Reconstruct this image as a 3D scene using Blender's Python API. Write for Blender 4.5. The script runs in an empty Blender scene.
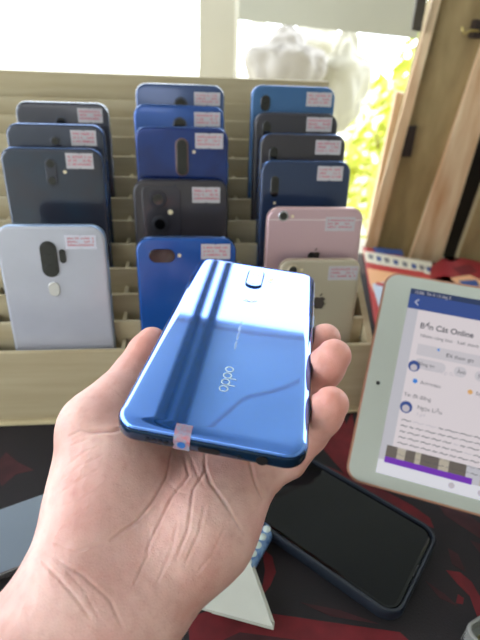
import bpy, bmesh, math, random
import numpy as np
from mathutils import Vector, Matrix
random.seed(7)
S = bpy.context.scene
COL = S.collection

# ------------------------------------------------------------------ camera
PITCH, ROLL, FP = math.radians(31.86), math.radians(2.7), 480.0
_f = Vector((0, math.cos(PITCH), -math.sin(PITCH)))
_u = Vector((0, math.sin(PITCH), math.cos(PITCH)))
_r = Vector((1, 0, 0))
CR = _r*math.cos(ROLL) + _u*math.sin(ROLL)
CU = _u*math.cos(ROLL) - _r*math.sin(ROLL)
CF = _f
cam_d = bpy.data.cameras.new('camera')
cam = bpy.data.objects.new('camera', cam_d); COL.objects.link(cam)
m = Matrix.Identity(4)
for i in range(3):
    m[i][0], m[i][1], m[i][2] = CR[i], CU[i], -CF[i]
cam.matrix_world = m
cam_d.sensor_fit = 'VERTICAL'; cam_d.sensor_height = 36; cam_d.lens = 36*FP/640
cam_d.clip_start = .01
cam_d.dof.use_dof = True; cam_d.dof.focus_distance = .235; cam_d.dof.aperture_fstop = 9.5
S.camera = cam

# ------------------------------------------------------------------ light
W = bpy.data.worlds.new('sky'); S.world = W; W.use_nodes = True
bg = W.node_tree.nodes['Background']
bg.inputs[0].default_value = (0.86, 0.93, 1.0, 1); bg.inputs[1].default_value = 8.0
def area(name, loc, target, sx, sy, power, color=(1, 1, 1)):
    l = bpy.data.lights.new(name, 'AREA'); l.shape = 'RECTANGLE'; l.size = sx; l.size_y = sy
    l.energy = power; l.color = color
    o = bpy.data.objects.new(name, l); COL.objects.link(o); o.location = loc
    o.rotation_euler = (Vector(target)-Vector(loc)).to_track_quat('-Z', 'Y').to_euler()
    return o
area('camera_side_fill', (-.5, -1.15, .75), (0, .35, -.2), 1.4, 1.1, 14, (1, .97, .93))  # fill lamp added behind the camera to brighten the near side
S.view_settings.view_transform = 'Standard'; S.view_settings.look = 'None'
S.view_settings.gamma = 1; S.view_settings.use_curve_mapping = False
S.view_settings.exposure = -0.58

# ------------------------------------------------------------------ helpers
def ray(px, py):
    return CF + CR*((px-240)/FP) + CU*((320-py)/FP)
def at(px, py, depth):
    return ray(px, py)*depth
def on_z(px, py, z):
    d = ray(px, py); return d*(z/d.z)
def on_plane(px, py, p0, n):
    d = ray(px, py); return d*(p0.dot(n)/d.dot(n))

def sc(c): return tuple(((v/255)/12.92 if v/255 <= .04045 else ((v/255+.055)/1.055)**2.4) for v in c)+(1,)

def mat(name, rgb, rough=.5, metal=0., var=0., vscale=40., bump=0., bscale=200., coat=0., emis=0., trans=0.,
        sss=0., stretch=None, rgb2=None, spec=None, alpha=1.):
    M = bpy.data.materials.new(name); M.use_nodes = True
    nt = M.node_tree; b = nt.nodes['Principled BSDF']
    col = sc(rgb)
    b.inputs['Base Color'].default_value = col
    b.inputs['Roughness'].default_value = rough
    b.inputs['Metallic'].default_value = metal
    if coat: b.inputs['Coat Weight'].default_value = coat; b.inputs['Coat Roughness'].default_value = .03
    if spec is not None: b.inputs['Specular IOR Level'].default_value = spec
    if emis: b.inputs['Emission Color'].default_value = col; b.inputs['Emission Strength'].default_value = emis
    if trans: b.inputs['Transmission Weight'].default_value = trans
    if alpha < 1: b.inputs['Alpha'].default_value = alpha
    if sss:
        b.inputs['Subsurface Weight'].default_value = sss
        b.inputs['Subsurface Radius'].default_value = (1, .35, .2)
        b.inputs['Subsurface Scale'].default_value = .004
    tc = nt.nodes.new('ShaderNodeTexCoord'); mp = nt.nodes.new('ShaderNodeMapping')
    nt.links.new(tc.outputs['Object'], mp.inputs[0])
    if stretch: mp.inputs['Scale'].default_value = stretch
    n = nt.nodes.new('ShaderNodeTexNoise'); n.inputs['Scale'].default_value = vscale
    n.inputs['Detail'].default_value = 4
    nt.links.new(mp.outputs[0], n.inputs['Vector'])
    r = nt.nodes.new('ShaderNodeValToRGB')
    c2 = sc(rgb2) if rgb2 else tuple(v*(1-var) for v in col[:3])+(1,)
    c1 = col if rgb2 else tuple(min(1, v*(1+var*.6)) for v in col[:3])+(1,)
    r.color_ramp.elements[0].color = c2; r.color_ramp.elements[1].color = c1
    r.color_ramp.elements[0].position = .3; r.color_ramp.elements[1].position = .7
    nt.links.new(n.outputs['Fac'], r.inputs[0])
    if var or rgb2:
        nt.links.new(r.outputs[0], b.inputs['Base Color'])
        if emis: nt.links.new(r.outputs[0], b.inputs['Emission Color'])
    if bump:
        n2 = nt.nodes.new('ShaderNodeTexNoise'); n2.inputs['Scale'].default_value = bscale
        nt.links.new(mp.outputs[0], n2.inputs['Vector'])
        bp = nt.nodes.new('ShaderNodeBump'); bp.inputs['Strength'].default_value = bump
        bp.inputs['Distance'].default_value = .001
        nt.links.new(n2.outputs['Fac'], bp.inputs['Height']); nt.links.new(bp.outputs[0], b.inputs['Normal'])
    return M

def obj(name, bm, mats, parent=None, smooth=False, mw=None):
    me = bpy.data.meshes.new(name)
    if isinstance(bm, bmesh.types.BMesh):
        bmesh.ops.recalc_face_normals(bm, faces=bm.faces[:]); bm.to_mesh(me); bm.free()
    else:
        me.from_pydata([tuple(v) for v in bm[0]], [], bm[1])
    for mm in (mats if isinstance(mats, (list, tuple)) else [mats]): me.materials.append(mm)
    if smooth:
        for p in me.polygons: p.use_smooth = True
        if smooth is not True:
            me.set_sharp_from_angle(angle=math.radians(smooth))
    o = bpy.data.objects.new(name, me); COL.objects.link(o)
    if parent: o.parent = parent
    if mw is not None: o.matrix_basis = mw
    return o
def thing(name, label, cat, mw=None, group=None):
    o = bpy.data.objects.new(name, None); COL.objects.link(o); o.empty_display_size = .02
    if mw is not None: o.matrix_world = mw
    o['label'] = label; o['category'] = cat
    if group: o['group'] = group
    return o
def tag(o, label, cat, group=None):
    o['label'] = label; o['category'] = cat
    if group: o['group'] = group
    return o
def struct(o): o['kind'] = 'structure'; return o

def add_box(bm, lo, hi, mi=0, M=None):
    vs = []
    for z in (lo[2], hi[2]):
        for x, y in ((lo[0], lo[1]), (hi[0], lo[1]), (hi[0], hi[1]), (lo[0], hi[1])):
            v = Vector((x, y, z)); vs.append(bm.verts.new(M @ v if M else v))
    for f in ((3, 2, 1, 0), (4, 5, 6, 7), (0, 1, 5, 4), (1, 2, 6, 5), (2, 3, 7, 6), (3, 0, 4, 7)):
        bm.faces.new([vs[i] for i in f]).material_index = mi
def box(lo, hi, bev=0.):
    bm = bmesh.new(); add_box(bm, lo, hi)
    if bev: bmesh.ops.bevel(bm, geom=bm.edges[:], offset=bev, segments=2, affect='EDGES')
    return bm
def rr(w, h, r, n=6, cx=0, cy=0):
    r = min(r, w/2-1e-6, h/2-1e-6); pts = []
    for (sx, sy, a0) in ((1, 1, 0), (-1, 1, 90), (-1, -1, 180), (1, -1, 270)):
        for k in range(n+1):
            a = math.radians(a0+90*k/n)
            pts.append((cx+sx*(w/2-r)+r*math.cos(a), cy+sy*(h/2-r)+r*math.sin(a)))
    return pts
def slab(w, h, r, rings, n=6, cx=0, cy=0, bm=None, mi=0, caps=(True, True)):
    """rounded-rectangle solid; rings = [(inset, z), ...] from the bottom to the top"""
    bm = bm or bmesh.new(); prev = None; first = None
    for ins, z in rings:
        ring = [bm.verts.new((x, y, z)) for x, y in rr(w-2*ins, h-2*ins, max(r-ins, .0002), n, cx, cy)]
        if prev:
            for i in range(len(ring)):
                j = (i+1) % len(ring)
                bm.faces.new((prev[i], prev[j], ring[j], ring[i])).material_index = mi
        else: first = ring
        prev = ring
    if caps[1]: bm.faces.new(prev).material_index = mi
    if caps[0]: bm.faces.new(first[::-1]).material_index = mi
    return bm
def disc(r, z0, z1, cx=0, cy=0, bm=None, n=24, bev=0.0003, mi=0):
    bm = bm or bmesh.new(); rings = [(r, z0), (r, z1-bev), (r-bev, z1)]; prev = None
    for q, z in rings:
        ring = [bm.verts.new((cx+q*math.cos(2*math.pi*k/n), cy+q*math.sin(2*math.pi*k/n), z)) for k in range(n)]
        if prev:
            for i in range(n): bm.faces.new((prev[i], prev[(i+1) % n], ring[(i+1) % n], ring[i])).material_index = mi
        else: bm.faces.new(ring[::-1]).material_index = mi
        prev = ring
    bm.faces.new(prev).material_index = mi
    return bm
def poly(bm, pts, z0, z1, mi=0):
    """closed outline -> thin solid"""
    a = [bm.verts.new((p[0], p[1], z0)) for p in pts]; b = [bm.verts.new((p[0], p[1], z1)) for p in pts]
    n = len(pts)
    for i in range(n): bm.faces.new((a[i], a[(i+1) % n], b[(i+1) % n], b[i])).material_index = mi
    f1 = bm.faces.new(b); f1.material_index = mi; f2 = bm.faces.new(a[::-1]); f2.material_index = mi
    bmesh.ops.triangulate(bm, faces=[f1, f2])
def stroke(bm, pts, wd, z0, z1, mi=0):
    """flat pen stroke along 2-D points"""
    for (a, b) in zip(pts[:-1], pts[1:]):
        a = Vector(a); b = Vector(b); d = (b-a)
        if d.length < 1e-7: continue
        d.normalize(); nn = Vector((-d.y, d.x))*wd/2; a = a-d*wd*.3; b = b+d*wd*.3
        poly(bm, [a-nn, b-nn, b+nn, a+nn], z0, z1, mi)
def tube(pts, r, n=10, bm=None, mi=0, caps=True):
    bm = bm or bmesh.new(); pts = [Vector(p) for p in pts]; prev = None
    for i, p in enumerate(pts):
        t = (pts[min(i+1, len(pts)-1)]-pts[max(i-1, 0)]).normalized()
        up = Vector((0, 0, 1)) if abs(t.z) < .9 else Vector((1, 0, 0))
        a = t.cross(up).normalized(); b = t.cross(a)
        q = r[i] if isinstance(r, (list, tuple)) else r
        ring = [bm.verts.new(p+a*q*math.cos(2*math.pi*k/n)+b*q*math.sin(2*math.pi*k/n)) for k in range(n)]
        if prev:
            for k in range(n): bm.faces.new((prev[k], prev[(k+1) % n], ring[(k+1) % n], ring[k])).material_index = mi
        elif caps: bm.faces.new(ring)
        prev = ring
    if caps: bm.faces.new(prev[::-1])
    return bm
def text_mesh(txt, size, M, thick=.00004, bold=0.):
    """writing as a mesh; M places its x/y plane"""
    c = bpy.data.curves.new('writing', 'FONT'); c.body = txt; c.size = size; c.extrude = thick; c.offset = bold
    o = bpy.data.objects.new('writing', c); COL.objects.link(o)
    dg = bpy.context.evaluated_depsgraph_get(); me = bpy.data.meshes.new_from_object(o.evaluated_get(dg))
    bpy.data.objects.remove(o); me.transform(M); return me
def text_into(bm, txt, size, M, mi=0, thick=.00004, bold=0.):
    me = text_mesh(txt, size, M, thick, bold); n = len(bm.faces); bm.from_mesh(me); bm.faces.ensure_lookup_table()
    for f in bm.faces[n:]: f.material_index = mi
    bpy.data.meshes.remove(me)
def T(x=0, y=0, z=0): return Matrix.Translation((x, y, z))
def basis(o, x, y, z):
    m = Matrix.Identity(4)
    for i in range(3): m[i][0], m[i][1], m[i][2], m[i][3] = x[i], y[i], z[i], o[i]
    return m

# ------------------------------------------------------------------ materials
TZ = -.30                                   # table top
M_floor = mat('floor_concrete', (120, 112, 104), .8, var=.2, vscale=6)
M_ceil = mat('ceiling_board', (222, 228, 236), .8, var=.1, vscale=3)
M_beam = mat('beam_wood', (66, 58, 46), .7, var=.3, vscale=12, stretch=(6, 1, 6))
M_cream = mat('cream_paint', (206, 200, 180), .6, var=.06, vscale=8)
M_cream2 = mat('cream_paint_dull', (188, 186, 170), .6, var=.05, vscale=8)
M_ply = mat('plywood_brown', (168, 146, 104), .7, rgb2=(132, 112, 74), vscale=14, bump=.3, bscale=60, stretch=(3, 3, 1))
M_pale = mat('pale_plank', (232, 208, 172), .6, rgb2=(198, 150, 108), vscale=12, bump=.3, bscale=80, stretch=(5, 5, .7))
M_dark = mat('gap_shade', (38, 30, 26), .7, var=.3, vscale=20)  # near-black colour that paints the shade of a gap
M_hinge = mat('hinge_iron', (52, 40, 36), .6, metal=.3, var=.2, vscale=90)
M_ground = mat('ground_outside', (190, 185, 165), .9, var=.2, vscale=3)
M_table = mat('table_wood', (60, 44, 34), .6, var=.3, vscale=10, stretch=(1, 8, 1))
M_mat = mat('mat_cloth_black', (30, 27, 29), .85, rgb2=(38, 30, 33), vscale=22, bump=.25, bscale=900)
M_red = mat('mat_print_red', (112, 24, 32), .8, var=.25, vscale=90)
M_red2 = mat('mat_print_dull_red', (66, 30, 34), .85, var=.35, vscale=60)
M_rack = mat('rack_pine', (200, 187, 154), .55, rgb2=(182, 165, 130), vscale=9, bump=.12, bscale=60, stretch=(1, 8, 10))
M_rack_e = mat('rack_pine_edge', (214, 200, 160), .55, var=.1, vscale=30)
M_lens = mat('lens_black', (12, 12, 16), .08, coat=.6)
M_glassb = mat('screen_glass_black', (6, 7, 9), .05)
M_stick = mat('sticker_paper', (200, 194, 198), .6, var=.04, vscale=200)
M_ink = mat('ink_red', (206, 120, 132), .6)
M_flash = mat('flash_lens', (240, 225, 190), .2)
M_silver = mat('silver_metal', (200, 200, 205), .25, metal=.9)

# ------------------------------------------------------------------ the setting
WD = Vector((math.cos(math.radians(-9)), math.sin(math.radians(-9)), 0))      # along the window wall
WN = Vector((-WD.y, WD.x, 0))                                                  # outwards
WP = on_z(362, 243, TZ)
WB = basis(Vector((WP.x, WP.y, 0)), WD, WN, Vector((0, 0, 1)))
def wall_pt(px, py, off=0.):
    p = on_plane(px, py, WP+WN*off, WN); q = p-WP
    return q.dot(WD), p.z
def wbox(s0, s1, z0, z1, d0, d1, bev=0.):
    bm = bmesh.new(); add_box(bm, (s0, d0, z0), (s1, d1, z1), 0, WB)
    if bev: bmesh.ops.bevel(bm, geom=bm.edges[:], offset=bev, segments=2, affect='EDGES')
    return bm
def wquad(px, d0, d1):
    """plank given by four image corners on the wall plane, extruded in depth d0..d1"""
    bm = bmesh.new(); B = WB; pts = [wall_pt(*p, off=d0) for p in px]
    a = [bm.verts.new(B @ Vector((s, d0, z))) for s, z in pts]; b = [bm.verts.new(B @ Vector((s, d1, z))) for s, z in pts]
    for i in range(4): bm.faces.new((a[i], a[(i+1) % 4], b[(i+1) % 4], b[i]))
    bm.faces.new(a); bm.faces.new(b[::-1]); return bm
CZ = .46
struct(obj('floor', box((-2.2, -1.6, -1.10), (2.2, 1.0, -1.05)), M_floor))
struct(obj('ceiling', box((-1.0, -1.6, CZ), (2.2, 1.12, CZ+.04)), M_ceil))
struct(obj('wall_back_blocker', box((-2.2, -1.65, -1.05), (2.2, -1.6, CZ)), M_cream2))  # unseen wall, added to shut out sky light from behind
# wall below, above and beside the window opening
struct(obj('wall_front', wbox(-2.2, 1.6, -1.05, TZ-.03, .02, .10), M_cream2))
struct(obj('wall_right', box((1.2, -1.6, -1.05), (1.25, .8, CZ)), M_cream2))
struct(obj('ground', box((-9, .95, -1.2), (9, 14, -1.1)), M_ground))
# window frame: pale post and drooping pelmet board
wf = struct(obj('window_1', wquad([(199, -75), (237, -75), (233, 90), (199, 90)], 0, .03), M_cream))
obj('pelmet_board', wquad([(232, -7), (426, -3), (417, 39), (236, 20)], .30, .31), M_cream2, wf)
# ceiling joists running away from the camera, seen mirrored in the held phone
def c2w(v): return CR*v[0]+CU*v[1]-CF*v[2]
HW, HL, HT = .0778, .159, .0098                     # the phone held in the hand
hx = c2w((.9833, -.1671, .0716)).normalized(); hz = c2w((.1088, .8565, .5045)).normalized(); hy = hz.cross(hx).normalized()
_bot = c2w((.0001, -.0048, -.2556))-hy*.083
_rt = Matrix.Rotation(math.radians(2.2), 3, hx)
hy = (_rt @ hy).normalized(); hz = hx.cross(hy).normalized()
HC = _bot+hy*HL/2
HC0, HN = HC, hz
def mirror_hit(px, py, z):
    p = on_plane(px, py, HC0, HN); d = ray(px, py); q = d-HN*(2*d.dot(HN)); return p+q*((z-p.z)/q.z)
for n_i, (a, b, e0, e1) in enumerate((((201, 303), (160, 419), (153, 419), (168, 419)), ((220, 292), (181, 419), (173, 419), (190, 419)))):
    p = mirror_hit(*a, CZ-.02); q = mirror_hit(*b, CZ-.02); d = (p-q).normalized(); side_d = Vector((-d.y, d.x, 0))
    w_ = .72*abs((mirror_hit(*e0, CZ-.02)-mirror_hit(*e1, CZ-.02)).dot(side_d))
    Bm = basis(q, d, side_d, Vector((0, 0, 1)))
    bm = bmesh.new(); add_box(bm, (-.9, -w_/2, -.012), ((p-q).length+.75, w_/2, .019), 0, Bm)
    struct(obj('trim_%d' % (n_i+1), bm, M_beam))

# timber wall at the right
def plank_thing(name, quad, d0, d1, mt, label, cat, group=None):
    return tag(obj(name, wquad(quad, d0, d1), mt), label, cat, group)
post = plank_thing('plywood_post', [(440, -30), (548, -30), (424, 270), (366, 264)], .0, .05, M_ply,
                   'wide brown plywood post at the right edge of the window', 'post')
obj('pale_edge', wquad([(441, -30), (449, -30), (373, 262), (361, 260)], -.008, 0), M_pale, post)
hb = obj('iron_plate', wquad([(407, 126), (417, 126), (411, 157), (399, 157)], -.006, .0), M_hinge, post)
plank_thing('pale_batten', [(397, 92), (405, 94), (378, 240), (366, 238)], .05, .08, M_pale,
            'narrow pale batten outside, just left of the plywood post', 'batten')
plank_thing('short_dark_batten', [(419, -12), (429, -12), (421, 32), (412, 30)], -.02, -.003, M_beam,
            'short dark batten hanging at the top left of the plywood post', 'batten')
plank_thing('light_plank', [(508, -30), (531, -30), (437, 274), (406, 270)], -.014, -.001, M_pale,
            'light weathered plank leaning to the right of the plywood post', 'plank')
plank_thing('gap_shade_sheet', [(526, -30), (640, -30), (560, 320), (434, 272)], .052, .08, M_dark,
            'near-black sheet standing in for the shade in the gap right of the light plank', 'board')  # added sheet: its dark colour paints the black gap between planks
plank_thing('corner_plank', [(546, 10), (600, 10), (496, 300), (450, 280)], -.02, -.001, M_ply,
            'brown plank in front of the near-black gap sheet at the photo edge', 'plank')
kb = thing('wall_hook', 'small brass hook on the wall at the top right', 'hook', T(*on_plane(479, 31, WP+WN*-.02, WN)))
obj('hook', tube([(0, 0, 0), (-.012, -.004, .0), (-.02, -.006, -.004), (-.024, -.004, .004)], .0016), mat('brass', (190, 170, 110), .3, metal=.8), kb, True)
obj('backplate', box((-.005, .0005, -.008), (.006, .019, .012), .001), M_hinge, kb)

# ------------------------------------------------------------------ outside the window
M_leafs = [mat('leaf_yellow_green', (222, 222, 110), .5, rgb2=(196, 204, 70), vscale=20, trans=0),
           mat('leaf_green', (180, 195, 80), .5, rgb2=(205, 212, 120), vscale=20)]
M_twig = mat('twig', (120, 100, 70), .8, var=.2)
def shrub(loc, rad, n, mt, label, leaf=.03):
    t = thing('leafy_shrub', label, 'shrub', T(*loc), 'shrubs outside the window')
    bm = bmesh.new(); rnd = random.Random(int(abs(loc[0])*1000+n))
    for _ in range(n):
        d = Vector((rnd.gauss(0, 1), rnd.gauss(0, 1), rnd.gauss(0, 1))).normalized()*(rnd.random()**.4)
        c = Vector((d.x*rad[0], d.y*rad[1], d.z*rad[2]+rad[2]+.25))
        q = Vector((rnd.gauss(0, 1), rnd.gauss(0, 1), rnd.gauss(0, 1))).normalized(); a = q.orthogonal().normalized(); b = q.cross(a)
        L = leaf*rnd.uniform(.7, 1.3)
        vs = [bm.verts.new(c+a*x*L+b*y*L+q*z*L) for x, y, z in ((-1, 0, 0), (-.2, .42, .12), (.5, .3, .1), (1, 0, -.05), (.5, -.3, .1), (-.2, -.42, .12))]
        bm.faces.new(vs)
    obj('foliage', bm, mt, t)
    bm = bmesh.new()
    for k in range(6):
        a = k*1.05; tube([(0, 0, -.02), (math.cos(a)*rad[0]*.3, math.sin(a)*rad[1]*.3, rad[2]*.7+.2), (math.cos(a)*rad[0]*.6, math.sin(a)*rad[1]*.6, rad[2]*1.4+.2)], [.016, .01, .004], 6, bm)
    obj('stem', bm, M_twig, t)
shrub((.62, 1.75, -1.1), (.30, .25, .42), 1300, M_leafs[0], 'yellow-green leafy shrub outside the window, the nearest of the shrubs')
shrub((1.02, 2.5, -1.1), (.42, .3, .55), 1300, M_leafs[1], 'darker green leafy shrub outside, behind the yellow-green one')
M_bag = mat('plastic_bag_white', (190, 184, 164), .35, var=.12, vscale=12)
M_bagl = mat('plastic_bag_lilac', (168, 160, 150), .35, var=.15, vscale=12)
def bag(px, py, y, rad, mt, label, seed):
    d = ray(px, py); p = d*(y/d.y); rnd = random.Random(seed)
    bm = bmesh.new(); bmesh.ops.create_icosphere(bm, subdivisions=4, radius=1)
    ph = [(Vector((rnd.gauss(0, 1), rnd.gauss(0, 1), rnd.gauss(0, 1)))*3, rnd.random()*6) for _ in range(7)]
    for v in bm.verts:
        k = 1+sum(abs(math.sin(v.co.dot(a)+b)) for a, b in ph)*.09-.25
        v.co = Vector((v.co.x*rad[0]*k, v.co.y*rad[1]*k, v.co.z*rad[2]*k*(1 if v.co.z < 0 else .95)))
        if v.co.z > rad[2]*.45: v.co.x *= .55; v.co.y *= .55
    t = thing('plastic_bag', label, 'bag', T(*p), 'plastic bags hanging outside')
    obj('pouch', bm, mt, t, True)
    obj('tie_loop', tube([(0, 0, rad[2]*.7), (0, 0, rad[2]*1.2), (.01, 0, rad[2]*1.7), (0, 0, rad[2]*2.2)], .004, 6), mt, t, True)
bag(285, 62, 1.35, (.085, .06, .07), M_bagl, 'dull lilac plastic bag hanging behind the window, beside the pale post', 1)
bag(315, 48, 1.62, (.11, .07, .07), M_bag, 'crumpled white plastic bag hanging just under the pelmet board', 2)
bag(342, 80, 1.42, (.06, .05, .11), M_bag, 'tall pale plastic bag hanging above the blue phone at the rack end', 3)
bag(304, 86, 1.85, (.09, .06, .06), M_bagl, 'low lilac plastic bag showing just above the rack', 4)
t = thing('stall_pole', 'pale grey pole standing outside behind the window post', 'pole', T(*on_z(254, 120, TZ*1.0)))
p = t.location; obj('shaft', tube([(0, .35, -.8), (0, .35, .6)], .03, 16), M_cream, t, True)
obj('collar', tube([(0, .35, -.04), (0, .35, .02)], .036, 16), M_cream2, t, True)

# ------------------------------------------------------------------ table and mat
tb = thing('table', 'dark table that carries the rack, the tablet and the phones', 'table', T(0, .3, -1.05))
bm = bmesh.new(); poly(bm, [(-.9, -.42), (.95, -.42), (.95, .280), (-.9, .573)], .72, .7475); obj('table_top', bm, M_table, tb)
for sx in (-.85, .85):
    for sy in (-.36, .24): obj('leg', box((sx-.025, sy-.025, .0005), (sx+.025, sy+.025, .7195)), M_table, tb)
bm = bmesh.new()
slab(1.3, .69, .02, [(0, 0), (0, .0016), (.0006, .0022)], cx=0, cy=0, bm=bm)
mat_o = Vector((.0, .28, TZ-.00245))
def on_mat(px, py): p = on_z(px, py, TZ)-mat_o; return (p.x, p.y)
mp_n = [0]
def mpoly(pts, mi):
    mp_n[0] += 1; poly(bm, [on_mat(*p) for p in pts], .0021, .00226+mp_n[0]*.000008, mi)
mpoly([(188, 618), (225, 604), (262, 612), (330, 622), (400, 632), (420, 650), (330, 656), (190, 650)], 1)
mpoly([(205, 648), (240, 632), (300, 640), (330, 652), (300, 668), (220, 664)], 2)
mpoly([(262, 548), (272, 556), (276, 572), (270, 586), (262, 596), (256, 597), (263, 584), (265, 570)], 1)
mpoly([(318, 462), (345, 474), (380, 488), (412, 505), (430, 518), (434, 528), (414, 520), (380, 506), (350, 498), (330, 480)], 1)
mpoly([(446, 570), (460, 572), (472, 582), (482, 600), (484, 618), (478, 618), (470, 596), (458, 584)], 1)
mpoly([(458, 594), (464, 598), (463, 604), (456, 603)], 1)
mpoly([(425, 580), (445, 594), (458, 606), (440, 598)], 2)
mpoly([(316, 440), (322, 402), (332, 412), (340, 404), (346, 425), (352, 412), (356, 440), (348, 478)], 1)
mpoly([(240, 600), (252, 606), (258, 622), (250, 612)], 2)
mpoly([(-10, 470), (6, 452), (18, 462), (34, 470), (16, 474), (2, 486)], 2)
mpoly([(430, 490), (470, 515), (500, 540), (480, 538), (445, 515)], 2)
mpoly([(150, 660), (180, 640), (200, 655), (190, 690), (140, 700)], 1)
mpoly([(470, 540), (492, 548), (500, 570), (486, 560)], 2)
mpoly([(388, 500), (402, 512), (418, 540), (404, 524)], 2)
mpoly([(448, 548), (458, 554), (466, 572), (452, 564)], 2)
mpoly([(300, 602), (340, 610), (380, 624), (330, 616)], 2)
dm = obj('desk_mat', bm, [M_mat, M_red, M_red2]); dm.location = mat_o
tag(dm, 'black desk mat printed with red flame shapes, under the phones', 'mat')

# ------------------------------------------------------------------ the rack
YAW = math.radians(6.944)
EX = Vector((math.cos(YAW), math.sin(YAW), 0)); EY = Vector((-math.sin(YAW), math.cos(YAW), 0)); EZ = Vector((0, 0, 1))
RO = EY*.3176                                # front top edge line passes here (z measured absolutely)
ST, RS, ZT = .0207, .0138, -.2254
RM = basis(RO+EZ*TZ, EX, EY, EZ)             # rack frame: z=0 is the table
X0, X1 = -.28, .154
rack = thing('phone_display_rack', 'pale pine stepped rack with slots holding the rows of phones', 'rack', RM)
bm = box((X0, 0, .0045), (X1, .0038, ZT-TZ), .0008); obj('front_board', bm, M_rack, rack)
bm = box((X0, -.003, .0003), (X1, .010, .0043), .0008); obj('base_strip', bm, M_rack_e, rack)
SL = .0035
for k in range(1, 12):
    z1 = ZT-TZ+RS*k
    obj('slat', box((X0+.006, k*ST, z1-.065), (X1-.006, k*ST+SL, z1), .0005), M_rack, rack)
obj('rear_board', box((X0, 12*ST, .0005), (X1, 12*ST+.008, -.0516-TZ), .0008), M_rack, rack)
prof = [(.0040, .0005), (.0040, .066)]
for k in range(1, 12): prof += [(k*ST-.0005, .066+RS*(k-1)), (k*ST-.0005, .066+RS*k)]
prof += [(12*ST-.0002, .066+RS*11), (12*ST-.0002, .0005)]
def side(x, w, pf, nm):
    bm = bmesh.new(); a = [bm.verts.new((x, y, z)) for y, z in pf]; b = [bm.verts.new((x+w, y, z)) for y, z in pf]; n = len(pf)
    for i in range(n): bm.faces.new((a[i], a[(i+1) % n], b[(i+1) % n], b[i]))
    f = [bm.faces.new(a), bm.faces.new(b[::-1])]; bmesh.ops.triangulate(bm, faces=f); obj(nm, bm, M_rack, rack)
sp = [(.0040, .0005), (.0040, .0735), (12*ST-.0002, .225), (12*ST-.0002, .0005)]
side(X0, .0055, sp, 'side_panel'); side(X1-.0055, .0055, sp, 'side_panel')
# shelf boards under each slot and short dividers between the columns
for k in range(0, 12):
    z = .006+RS*k
    obj('slot_floor', box((X0+.006, k*ST+(.0040 if k == 0 else SL+.0002), z-.003), (X1-.006, (k+1)*ST-.0002, z), 0), M_rack, rack)
    for ux in (-.163, -.056, .044):
        obj('divider', box((ux, k*ST+(.0041 if k == 0 else SL+.0003), z+.0002), (ux+.003, (k+1)*ST-.0003, z+.066), 0), M_rack, rack)
# ------------------------------------------------------------------ phones
def phone_frame(k, px0, px1, py, wd, lean=7.5, floor=None, roll=0.):
    """slot number and the top edge as seen -> matrix (origin at back-face bottom centre, z out of the back) and length"""
    lean = math.radians(lean); yt = k*ST+.0246
    d = ray((px0+px1)/2, py); d = d*((yt+.3176)/d.dot(EY))
    u = d.dot(EX); zt = d.z
    zf = TZ+.0065+RS*k
    L = (zt-zf)/math.cos(lean)
    up = EZ*math.cos(lean)+EY*math.sin(lean); out = -EY*math.cos(lean)+EZ*math.sin(lean)
    x = EX
    if roll:
        a = math.radians(roll); x, up = x*math.cos(a)+up*math.sin(a), up*math.cos(a)-x*math.sin(a)
    top = EX*u+EY*(yt+.3176)+EZ*zt
    o = top-up*L
    return basis(o, x, up, out), L
def loc2(mw, px, py):
    o = mw.translation; n = mw.to_3x3().col[2]; p = on_plane(px, py, o, n)-o
    return p.dot(mw.to_3x3().col[0]), p.dot(mw.to_3x3().col[1])
def sticker(mw, root, x0, y0, x1, y1, seed, mt=None, z=.0001):
    rnd = random.Random(seed)
    ax, ay = loc2(mw, x0, y0); bx, by = loc2(mw, x1, y1); cx, cy = (ax+bx)/2, (ay+by)/2; w, h = abs(bx-ax), abs(by-ay)
    bm = bmesh.new(); g = w*.02                    # paper with a nick top and bottom at its middle
    n = h*.07
    poly(bm, [(cx-w/2, cy-h/2), (cx-n, cy-h/2), (cx, cy-h/2+n), (cx+n, cy-h/2), (cx+w/2, cy-h/2), (cx+w/2, cy+h/2), (cx+n, cy+h/2), (cx, cy+h/2-n), (cx-n, cy+h/2), (cx-w/2, cy+h/2)], z, z+.00012)
    s = obj('price_sticker', bm, mt or M_stick, root)
    bm = bmesh.new(); zz = z+.00012
    for row, yy in enumerate((.22, -.02, -.26)):
        x = -w*.42
        while x < w*.40:
            if row == 1 and abs(x) < w*.1: x += w*.1; continue
            q = w*rnd.uniform(.03, .06); yb = cy+h*yy
            pts = [(cx+x, yb), (cx+x+q*.4, yb+h*rnd.uniform(.08, .16)), (cx+x+q*.7, yb-h*.02), (cx+x+q, yb+h*rnd.uniform(.02, .12))]
            stroke(bm, pts, h*.03, zz, zz+.00004); x += q*1.35 if rnd.random() < .82 else q*2.6
    obj('handwriting', bm, M_ink, s)
def lens(root, cx, cy, r, z, ring=None, core=M_lens):
    q = obj('lens_ring', disc(r, z, z+.0008, cx, cy), ring or M_lens, root, 40)
    obj('lens_glass', disc(r*.62, z+.0008, z+.0010, cx, cy, bev=.0001), core, q, 40); return q
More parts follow.
